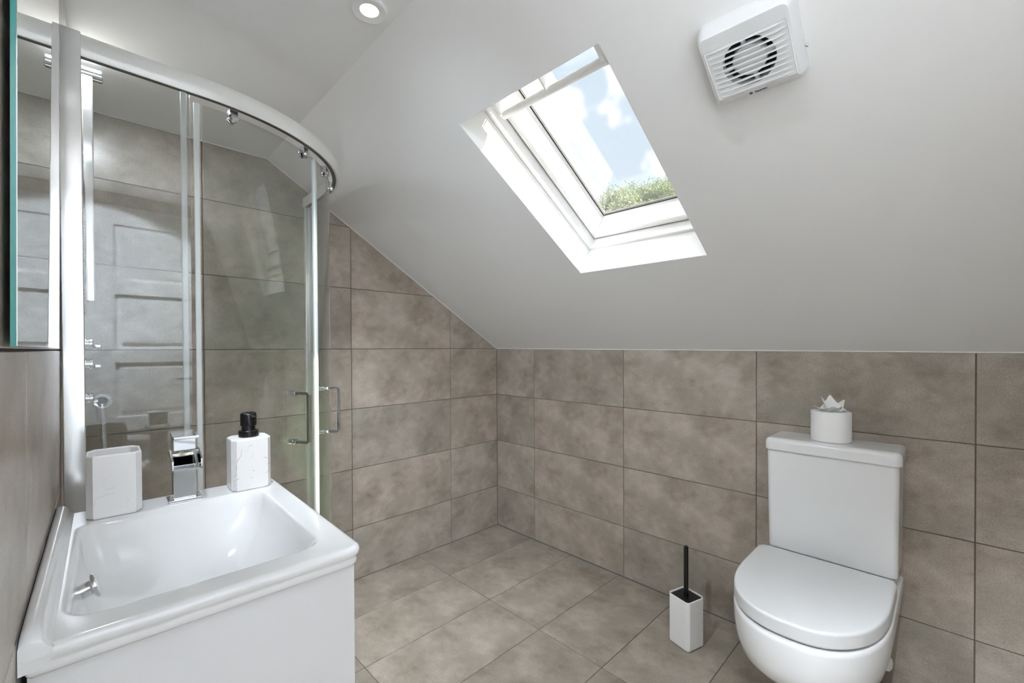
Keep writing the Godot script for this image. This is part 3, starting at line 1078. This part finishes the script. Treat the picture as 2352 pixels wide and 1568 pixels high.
	part("waste_plug", mb().lathe([[0.031, DECK - 0.1125], [0.031, DECK - 0.109], [0.029, DECK - 0.1075], [0.0, DECK - 0.106]], 32, Vector3(0.29, 0, 0.205)), M.chrome, b)
	part("silicone_line", mb().cbox(Vector3(0.0, 0.79, 0.3662), Vector3(W, 0.846, 0.3712), 0.001), M.silicone, b)
	# tap
	var tap := thing("basin_tap", "square chrome waterfall tap on the basin between tumbler and soap dispenser", "tap", f * Vector3(0.0555, DECK + 0.0002, 0.178), turn)
	part("base_plate", mb().rbox(Vector3(0.047, 0.0055, 0.057), 0.0015, 0.0008, Vector3(0.001, 0, 0)), M.chrome, tap)
	part("column", mb().rbox(Vector3(0.031, 0.0765, 0.0385), 0.0015, 0.001, Vector3(0.0, 0.0055, 0)), M.chrome, tap)
	# spout: an open sloping trough
	var trough := mb()
	for cell in [[-0.0245, 0.0245, false], [-0.0245, -0.0219, true], [0.0219, 0.0245, true]]:
		var sp := []
		for q in [[-0.0155, 0.094, 0.1043], [0.013, 0.084, 0.1055], [0.051, 0.071, 0.0925], [0.0535, 0.0697, 0.0912], [0.054, 0.0702, 0.0905]]:
			var y0: float = q[1]
			var y1: float = q[2] if cell[2] else y0 + 0.003
			sp.append(PackedVector3Array([Vector3(q[0], y0, cell[0]), Vector3(q[0], y0, cell[1]), Vector3(q[0], y1, cell[1]), Vector3(q[0], y1, cell[0])]))
		trough.loft(sp)
	part("spout", trough, M.chrome, tap, 20)
	part("cartridge_block", mb().rbox(Vector3(0.034, 0.028, 0.039), 0.002, 0.001, Vector3(0.0, 0.1045, 0)), M.chrome, tap)
	part("lever_handle", mb(turn_about(Vector3(0, 0, 1), -2.5, Vector3(0.0145, 0.1325, 0.0))).rbox(Vector3(0.066, 0.0055, 0.0425), 0.001, 0.0008), M.chrome, tap)
	# tumbler
	var oct := func(wd: float, dp: float, ch: float) -> PackedVector2Array:
		return PackedVector2Array([Vector2(dp / 2, -wd / 2 + ch), Vector2(dp / 2, wd / 2 - ch), Vector2(dp / 2 - ch * 1.5, wd / 2), Vector2(-dp / 2 + ch * 1.5, wd / 2), Vector2(-dp / 2, wd / 2 - ch), Vector2(-dp / 2, -wd / 2 + ch), Vector2(-dp / 2 + ch * 1.5, -wd / 2), Vector2(dp / 2 - ch * 1.5, -wd / 2)])
	var tu := thing("toothbrush_tumbler", "empty white faceted marble-look tumbler on the basin next to the mirror wall", "tumbler", f * Vector3(0.045, DECK + 0.0002, 0.285), turn)
	var cup := []
	for q in [[0.003, 0.0], [0.0008, 0.0008], [0.0, 0.003], [0.0, 0.113], [0.0008, 0.1152], [0.002, 0.116], [0.0036, 0.1155], [0.0045, 0.1135], [0.005, 0.008], [0.008, 0.006]]:
		cup.append(MB.ring(oct.call(0.0785 - 2 * q[0], 0.082 - 2 * q[0], 0.0095), q[1]))
	part("tumbler_body", mb().loft(cup), M.marble_plain, tu, 15)
	# soap dispenser
	var di := thing("soap_dispenser", "white grey-veined marble soap dispenser with a black pump on the basin's back corner", "soap dispenser", f * Vector3(0.050, DECK + 0.0002, 0.0585), turn)
	var bt := []
	for q in [[0.003, 0.0], [0.0008, 0.0008], [0.0, 0.003], [0.0, 0.1095], [0.0008, 0.112], [0.003, 0.113]]:
		bt.append(MB.ring(oct.call(0.0775 - 2 * q[0], 0.072 - 2 * q[0], 0.0085), q[1]))
	part("bottle", mb().loft(bt), M.marble, di, 15)
	var pump := part("pump", mb().lathe([[0.0195, 0.1125], [0.02, 0.1135], [0.02, 0.126], [0.0192, 0.127], [0.0142, 0.1273], [0.0138, 0.128], [0.0138, 0.1375], [0.0158, 0.1382], [0.0163, 0.139], [0.0163, 0.162], [0.0155, 0.165], [0.0135, 0.1668], [0.01, 0.1678], [0.0, 0.168]], 40), M.black_gloss, di, 35)
	part("nozzle", mb(turn_about(Vector3(0, 0, 1), -105, Vector3(0.011, 0.159, -0.005))).lathe([[0.0052, 0.0], [0.0048, 0.015], [0.0042, 0.0155], [0.003, 0.0155], [0.003, 0.010], [0.0, 0.010]], 18), M.black_gloss, pump)
	# mirror
	var x0 := 0.976
	var x1 := 1.496
	var sl := Vector3(cos(atan(0.0244)), 0, sin(atan(0.0244)))
	var mi := thing("wall_mirror", "frameless wall mirror with a green glass edge at the left edge", "mirror", Vector3(x1, 1.146, wall_d(x1, 1.146) - 0.005), turn)
	mi.rotation.x = -LEAN
	part("glass_plate", mb().box(Vector3(x0 - x1, 0, -0.0038), Vector3(0, 0.80, 0.0)), M.glass_edge, mi, 1)
	part("silvering", mb().box(Vector3(x0 - x1 + 0.0006, 0.0006, -0.0042), Vector3(-0.0006, 0.7994, -0.0037)), M.mirror, mi, 1)
	part("hanging_rail", mb().box(Vector3(x0 - x1 + 0.05, 0.02, 0.0), Vector3(-0.05, 0.78, 0.0045)), M.gasket, mi, 1)


# ---------------------------------------------------------------- toilet side
func dee(wd: float, back: float, front: float, straight: float, rc: float, power := 2.35) -> PackedVector2Array:
	# a D in (x, z): square back with rounded corners, sides straight to «straight», then a blunt curve to «front»
	var p := PackedVector2Array()
	var h := wd / 2
	for i in 5:
		var a := PI / 2 * i / 4.0
		p.append(Vector2(-h + rc - rc * sin(a), back + rc - rc * cos(a)))
	for i in 41:
		var a := PI * i / 40.0
		var c := cos(a)
		var s := sin(a)
		p.append(Vector2(-h * signf(c) * pow(absf(c), 2.0 / power), straight + (front - straight) * pow(s, 2.0 / power)))
	for i in 5:
		var a := PI / 2 * i / 4.0
		p.append(Vector2(h - rc + rc * cos(a), back + rc - rc * sin(a)))
	return p


func build_toilet() -> void:
	var t := thing("toilet", "white close-coupled toilet with its lid closed against the tiled wall", "toilet", Vector3(1.786, 0, 0.0))
	# pan
	var rings := []
	for q in [[0.205, 0.10, 0.450, 0.30, 0.0], [0.208, 0.09, 0.46, 0.30, 0.004], [0.206, 0.08, 0.462, 0.30, 0.06], [0.205, 0.07, 0.464, 0.30, 0.15], [0.209, 0.06, 0.472, 0.30, 0.186], [0.228, 0.055, 0.505, 0.315, 0.205], [0.264, 0.05, 0.56, 0.335, 0.225], [0.304, 0.045, 0.612, 0.35, 0.25], [0.334, 0.04, 0.645, 0.36, 0.28], [0.351, 0.035, 0.661, 0.37, 0.318], [0.359, 0.03, 0.668, 0.37, 0.36], [0.361, 0.03, 0.669, 0.37, 0.394], [0.358, 0.03, 0.667, 0.37, 0.403], [0.350, 0.034, 0.66, 0.37, 0.4072]]:
		rings.append(MB.ring(dee(q[0] * 1.03, q[1], q[2], q[3], 0.02), q[4], Vector3(-0.003, 0, 0)))
	part("pan", mb().loft(rings), M.ceramic, t, 60)
	part("rear_shelf", mb().rbox(Vector3(0.338, 0.05, 0.17), 0.02, 0.008, Vector3(0.003, 0.384, 0.1)), M.ceramic, t)
	# seat and lid
	rings = []
	for q in [[0.008, 0.4075], [0.003, 0.409], [0.002, 0.412], [0.003, 0.4155], [0.006, 0.4165]]:
		rings.append(MB.ring(dee(0.352 - 2 * q[0], 0.218 + q[0], 0.658 - q[0], 0.375, 0.025, 2.4), q[1], Vector3(-0.003, 0, 0)))
	part("seat", mb().loft(rings), M.plastic_white, t, 60)
	rings = []
	for q in [[0.004, 0.4172], [0.0006, 0.4178], [0.0, 0.42], [0.0, 0.4465], [0.0006, 0.450], [0.002, 0.4525], [0.0045, 0.4541], [0.009, 0.4547], [0.03, 0.455]]:
		rings.append(MB.ring(dee(0.366 - 2 * q[0], 0.216 + q[0], 0.666 - q[0], 0.375, 0.026, 2.4), q[1], Vector3(-0.003, 0, 0)))
	part("lid", mb().loft(rings), M.plastic_white, t, 60)
	for x in [-0.09, 0.09]:
		part("hinge", mb().rbox(Vector3(0.05, 0.026, 0.03), 0.006, 0.004, Vector3(x, 0.4085, 0.2)), M.plastic_white, t)
	# cistern
	rings = []
	for q in [[0.338, 0.164, 0.436], [0.346, 0.170, 0.438], [0.348, 0.172, 0.444], [0.353, 0.176, 0.66], [0.355, 0.178, 0.782]]:
		rings.append(MB.ring(MB.rrect(q[0], q[1], 0.015, 6), q[2], Vector3(0.003, 0, 0.004 + q[1] / 2)))
	part("cistern", mb().loft(rings), M.ceramic, t, 60)
	rings = []
	for q in [[0.012, 0.7822], [0.003, 0.7825], [0.001, 0.784], [0.0, 0.787], [0.0, 0.809], [0.0018, 0.8165], [0.006, 0.8215], [0.012, 0.8238], [0.022, 0.8245]]:
		rings.append(MB.ring(MB.rrect(0.367 - 2 * q[0], 0.19 - 2 * q[0], maxf(0.02 - q[0], 0.008), 6), q[1], Vector3(0.004, 0, 0.003 + 0.19 / 2)))
	part("cistern_lid", mb().loft(rings), M.ceramic, t, 60)
	# cap of the side fixing
	part("fixing_cover", mb(turn_about(Vector3(0, 0, 1), -20, Vector3(0.149, 0.166, 0.16))).lathe([[0.010, -0.016], [0.0155, -0.012], [0.017, -0.002], [0.0135, 0.014], [0.008, 0.024], [0.0, 0.028]], 24), M.plastic_white, t)
	part("fixing_arm", mb(turn_about(Vector3(0, 0, 1), 88, Vector3(0.149, 0.16, 0.16))).lathe([[0.009, 0.0], [0.009, 0.065]], 16), M.plastic_white, t)
	# roll of paper on the cistern
	var r := thing("toilet_roll", "white toilet roll on the cistern lid with its end folded into a point", "toilet roll", Vector3(1.786, 0.8247, 0.103))
	part("roll", mb().lathe([[0.021, 0.001], [0.054, 0.0], [0.0565, 0.001], [0.057, 0.003], [0.057, 0.097], [0.0565, 0.0995], [0.055, 0.1], [0.022, 0.1], [0.021, 0.099], [0.021, 0.001]], 56), M.paper, r, 35)
	part("core", mb().lathe([[0.0209, 0.0015], [0.0209, 0.0985], [0.0199, 0.0985], [0.0199, 0.0015], [0.0209, 0.0015]], 32), mat(Color(0.72, 0.64, 0.53), 0.9), r)
	# loose end laid up the front and tucked over the top
	var loose := []
	for k in 9:
		var a := deg_to_rad(-6 + 58.0 * k / 8.0)
		var q := PackedVector3Array()
		for v in [[0.0576, 0.004], [0.0578, 0.05], [0.0576, 0.0985], [0.054, 0.1015], [0.05, 0.1012], [0.0535, 0.1003], [0.0571, 0.0975], [0.0571, 0.004]]:
			q.append(Vector3(sin(a) * v[0], v[1] + (0.003 * sin(k * 2.2) if v[1] < 0.01 else 0.0), cos(a) * v[0]))
		loose.append(q)
	part("loose_end", mb().loft(loose), M.paper, r, 50)
	# the folded tissue: crumpled petals rising from the core
	var tf := mb()
	var pr := RandomNumberGenerator.new()
	pr.seed = 4
	var petals := [[172.0, 0.060, 0.020, 0.9], [132.0, 0.032, 0.050, 1.25], [70.0, 0.024, 0.054, 1.2], [8.0, 0.046, 0.040, 1.1], [300.0, 0.03, 0.022, 1.3], [240.0, 0.034, 0.022, 1.3]]
	for q in petals:
		# angle seen from above: 0 = right in the picture
		var a := deg_to_rad(-q[0])
		var right := Vector3(cos(YAW), 0, -sin(YAW))
		var toward := Vector3(sin(YAW), 0, cos(YAW))
		var dir := (right * cos(a) + toward * sin(a)).normalized()
		var side := dir.cross(Vector3.UP)
		var wv: float = q[3] * 0.034
		var base := Vector3(0, 0.098, 0) + toward * 0.006
		var pl := []
		for k in 5:
			var u := k / 4.0
			var c: Vector3 = base + dir * (q[1] * u) + Vector3.UP * (q[2] * (0.6 * u + 0.4 * u * u))
			var hw := wv * (1.0 - u * 0.96) + 0.0008
			var cup_ := 0.007 * (1.0 - u)
			pl.append(PackedVector3Array([c + side * hw + Vector3.UP * cup_, c - Vector3.UP * cup_ * 0.3, c - side * hw + Vector3.UP * cup_, c - side * hw + Vector3.UP * (cup_ - 0.0007), c - Vector3.UP * (cup_ * 0.3 + 0.0007), c + side * hw + Vector3.UP * (cup_ - 0.0007)]))
		tf.loft(pl)
	tf.lathe([[0.019, 0.093], [0.02, 0.0995], [0.016, 0.106], [0.008, 0.109], [0.0, 0.110]], 9)
	part("folded_tissue", tf, M.paper, r, 25)
	# toilet brush in its holder
	var ang := atan2(0.285, -0.958)
	var ho := thing("toilet_brush_holder", "white marble-look square holder with the toilet brush, on the floor by the toilet", "brush holder", Vector3(1.354, 0, 0.258), PI - 0.29)
	var sq := func(i: float) -> PackedVector2Array:
		return MB.rrect(0.097 - 2 * i, 0.094 - 2 * i, 0.011 - minf(i, 0.006), 1)
	var bx := []
	for q in [[0.006, 0.0], [0.003, 0.004], [0.0, 0.006], [0.0, 0.185], [0.0008, 0.187], [0.0038, 0.187], [0.0044, 0.185], [0.0044, 0.02], [0.01, 0.018]]:
		bx.append(MB.ring(sq.call(q[0]), q[1]))
	part("holder_body", mb().loft(bx), M.marble_plain, ho, 15)
	part("base_pad", mb().loft([MB.ring(sq.call(0.007), 0.0), MB.ring(sq.call(0.004), 0.0035)]), M.silicone, ho, 15)
	var br := thing("toilet_brush", "black toilet brush with a straight rod handle standing in the white holder", "toilet brush", Vector3(1.354, 0, 0.258), PI - 0.29)
	part("cap_plate", mb().loft([MB.ring(sq.call(0.0055), 0.175), MB.ring(sq.call(0.0055), 0.1825), MB.ring(sq.call(0.0065), 0.1833)]), M.black, br, 15)
	part("handle", mb().lathe([[0.0088, 0.18], [0.0086, 0.37], [0.0078, 0.3745], [0.006, 0.376], [0.0045, 0.3755], [0.0, 0.3752]], 24), M.black_gloss, br, 40)
	part("bristle_head", mb().lathe([[0.004, 0.18], [0.006, 0.13], [0.03, 0.12], [0.034, 0.06], [0.02, 0.03], [0.0, 0.025]], 16), M.paper, br)


# ---------------------------------------------------------------- fan
func build_fan() -> void:
	var f := slope_frame()
	var at := f * Vector3(1.7935, 1.142, 0.0)
	var fan := thing("extractor_fan", "white square extractor fan with louvres on the sloped ceiling", "fan")
	fan.transform = Transform3D(f.basis * Basis(Vector3(0, 0, 1), deg_to_rad(-1.0)), at)
	var W := 0.168
	var ring := func(w: float, h: float, r: float, z: float, dx := 0.0, dy := 0.0) -> PackedVector3Array:
		var o := PackedVector3Array()
		for p in MB.rrect(w, h, r, 8):
			o.append(Vector3(p.x + dx, p.y + dy, z - (0.45 * maxf(0.0, -0.057 - p.y - dy) if z > 0.02 else 0.0)))
		return o
	var circ := func(r: float, z: float) -> PackedVector3Array:
		# as many points as the rounded square, at the same bearings
		var o := PackedVector3Array()
		for p in MB.rrect(1.0, 1.0, 0.4999, 8):
			var d := p.normalized() * r
			o.append(Vector3(d.x, d.y, z))
		return o
	part("housing", mb().loft([ring.call(W, W, 0.02, 0.0), ring.call(W, W, 0.02, 0.010), ring.call(W - 0.002, W - 0.002, 0.02, 0.014), ring.call(W - 0.012, W - 0.016, 0.014, 0.0325), ring.call(W - 0.017, W - 0.021, 0.011, 0.0355), ring.call(W - 0.024, W - 0.026, 0.008, 0.0361), ring.call(W - 0.027, W - 0.062, 0.003, 0.0362, 0.0, -0.004), ring.call(W - 0.029, W - 0.064, 0.003, 0.0355, 0.0, -0.004), circ.call(0.0465, 0.0352), circ.call(0.0465, 0.0165)], true, false), M.fan_plastic, fan, 25)
	part("opening_shade", mb(Transform3D(Basis(Vector3(1, 0, 0), Vector3(0, 0, 1), Vector3(0, -1, 0)), Vector3.ZERO)).lathe([[0.0464, 0.012], [0.0464, 0.0172], [0.0, 0.0172]], 40), M.hole_shade, fan)  # dark disc, the shade of the fan opening put into its colour
	part("motor_cover", mb(Transform3D(Basis(Vector3(1, 0, 0), Vector3(0, 0, 1), Vector3(0, -1, 0)), Vector3.ZERO)).lathe([[0.0305, 0.0173], [0.0305, 0.0285], [0.029, 0.0315], [0.02, 0.033], [0.0, 0.0335]], 40), M.fan_plastic, fan)
	for k in 4:
		part("support_arm", mb(turn_about(Vector3(0, 0, 1), 90 * k + 6)).cbox(Vector3(0.028, -0.003, 0.022), Vector3(0.047, 0.003, 0.031), 0.0006), M.fan_plastic, fan)
	for k in 10:
		var y := 0.0445 - 0.0107 * k
		var hw := 0.0665
		var q := []
		for v in [[-hw, 0.15], [-hw + 0.012, 1.0], [hw - 0.012, 1.0], [hw, 0.15]]:
			var s: float = v[1]
			q.append(PackedVector3Array([Vector3(v[0], y + 0.0012 * s, 0.0342), Vector3(v[0], y + 0.0012 * s, 0.0350 + 0.0036 * s), Vector3(v[0], y - 0.0008 * s, 0.0350 + 0.004 * s), Vector3(v[0], y - 0.0022 * s, 0.0342)]))
		part("louvre", mb().loft(q), M.fan_plastic, fan, 40)
	# maker's mark on the lower lip
	var tm := TextMesh.new()
	tm.text = "Xpelair"
	var sf := SystemFont.new()
	sf.font_names = PackedStringArray(["Droid Sans"])
	sf.font_weight = 700
	tm.font = sf
	tm.font_size = 32
	tm.pixel_size = 0.00021
	tm.depth = 0.0004
	tm.curve_step = 1.0
	var mark := place("lettering", tm, M.ink, fan, Transform3D(Basis(Vector3(1, 0, 0), atan(0.45)), Vector3(0.006, -0.0672, 0.0319)))
	var spot := Transform3D(Basis(Vector3(1, 0, 0), atan(0.45)), Vector3(-0.0125, -0.0672, 0.0316))
	var em := mb(spot * Transform3D(Basis(Vector3(1, 0, 0), Vector3(0, 0, 1), Vector3(0, -1, 0)), Vector3.ZERO))
	for k in 24:
		var a0 := TAU * k / 24
		var a1 := TAU * (k + 1) / 24
		var seg := []
		for aa in [a0, a1]:
			var c2 := Vector3(cos(aa), 0, sin(aa))
			seg.append(PackedVector3Array([c2 * 0.0032, c2 * 0.0032 + Vector3(0, 0.0005, 0), c2 * 0.0025 + Vector3(0, 0.0005, 0), c2 * 0.0025]))
		em.loft(seg)
	part("emblem", em, M.ink, fan)
	var cr := mb()
	for d in [40, -40]:
		cr.xf = spot * turn_about(Vector3(0, 0, 1), d)
		cr.box(Vector3(-0.0026, -0.0004, 0.0), Vector3(0.0026, 0.0004, 0.0005))
	part("emblem_cross", cr, M.ink, fan)
	part("side_screw", mb(Transform3D(Basis(Vector3(0, -1, 0), Vector3(1, 0, 0), Vector3(0, 0, 1)), Vector3(W / 2 - 0.001, -0.028, 0.008))).lathe([[0.0022, 0.0], [0.0022, 0.003], [0.0038, 0.0035], [0.0034, 0.0055], [0.0, 0.0062]], 16), M.chrome, fan)


# ---------------------------------------------------------------- lamps
func build_lamps() -> void:
	var spots := [Vector2(1.084, 1.412), Vector2(0.40, 1.885), Vector2(2.1, 1.92), Vector2(1.45, 1.905), Vector2(1.93, 1.915)]  # the visible downlight, an unseen one lighting the door, the rest added fill
	var labels := ["round white recessed downlight glowing in the flat ceiling", "added fill downlight inside the shower, hidden behind the rail", "unseen downlight by the door, behind the camera, placed to light the white door", "added fill downlight above the basin, out of the frame, brightening the sloped ceiling", "added fill downlight above the camera, out of the frame, brightening slope and toilet"]
	for k in spots.size():
		var p: Vector2 = spots[k]
		var l := thing("ceiling_downlight", labels[k], "downlight", Vector3(p.x, CEIL, p.y), 0.0, "recessed ceiling downlights")
		part("bezel", mb().lathe([[0.0425, 0.001], [0.0425, -0.003], [0.0415, -0.006], [0.039, -0.0075], [0.036, -0.007], [0.022, -0.0045], [0.0215, 0.001]], 48), M.upvc, l, 35)
		part("glowing_lens", mb().lathe([[0.0213, 0.0], [0.0213, -0.0046], [0.0, -0.0052]], 32), M.lamp, l)
		var a: Light3D
		if k != 1:
			var sp := SpotLight3D.new()
			sp.spot_angle = [33.0, 0.0, 53.0, 42.0, 46.0][k]
			sp.spot_angle_attenuation = [1.0, 1.0, 0.55, 1.0, 1.0][k]
			sp.spot_range = 8.0
			sp.spot_attenuation = 2.0
			sp.light_size = 0.02
			a = sp
		else:
			var ar := AreaLight3D.new()
			ar.area_size = Vector2(0.038, 0.038)
			ar.set("area_range", 8.0)
			a = ar
		a.name = "lamp_light"
		a.transform = Transform3D(Basis.looking_at([Vector3(-0.5, -1.0, -0.27), Vector3.DOWN, Vector3(0.53, -1.0, -0.17), Vector3(-0.6, -1.0, -0.95), Vector3(-0.1, -0.72, -1.0)][k], Vector3(0, 0, 1)), Vector3(0, -0.011, 0))
		a.light_energy = LAMP_ENERGY[k]
		a.light_color = Color(0.92, 0.962, 1.0)
		a.shadow_enabled = true
		l.add_child(a)
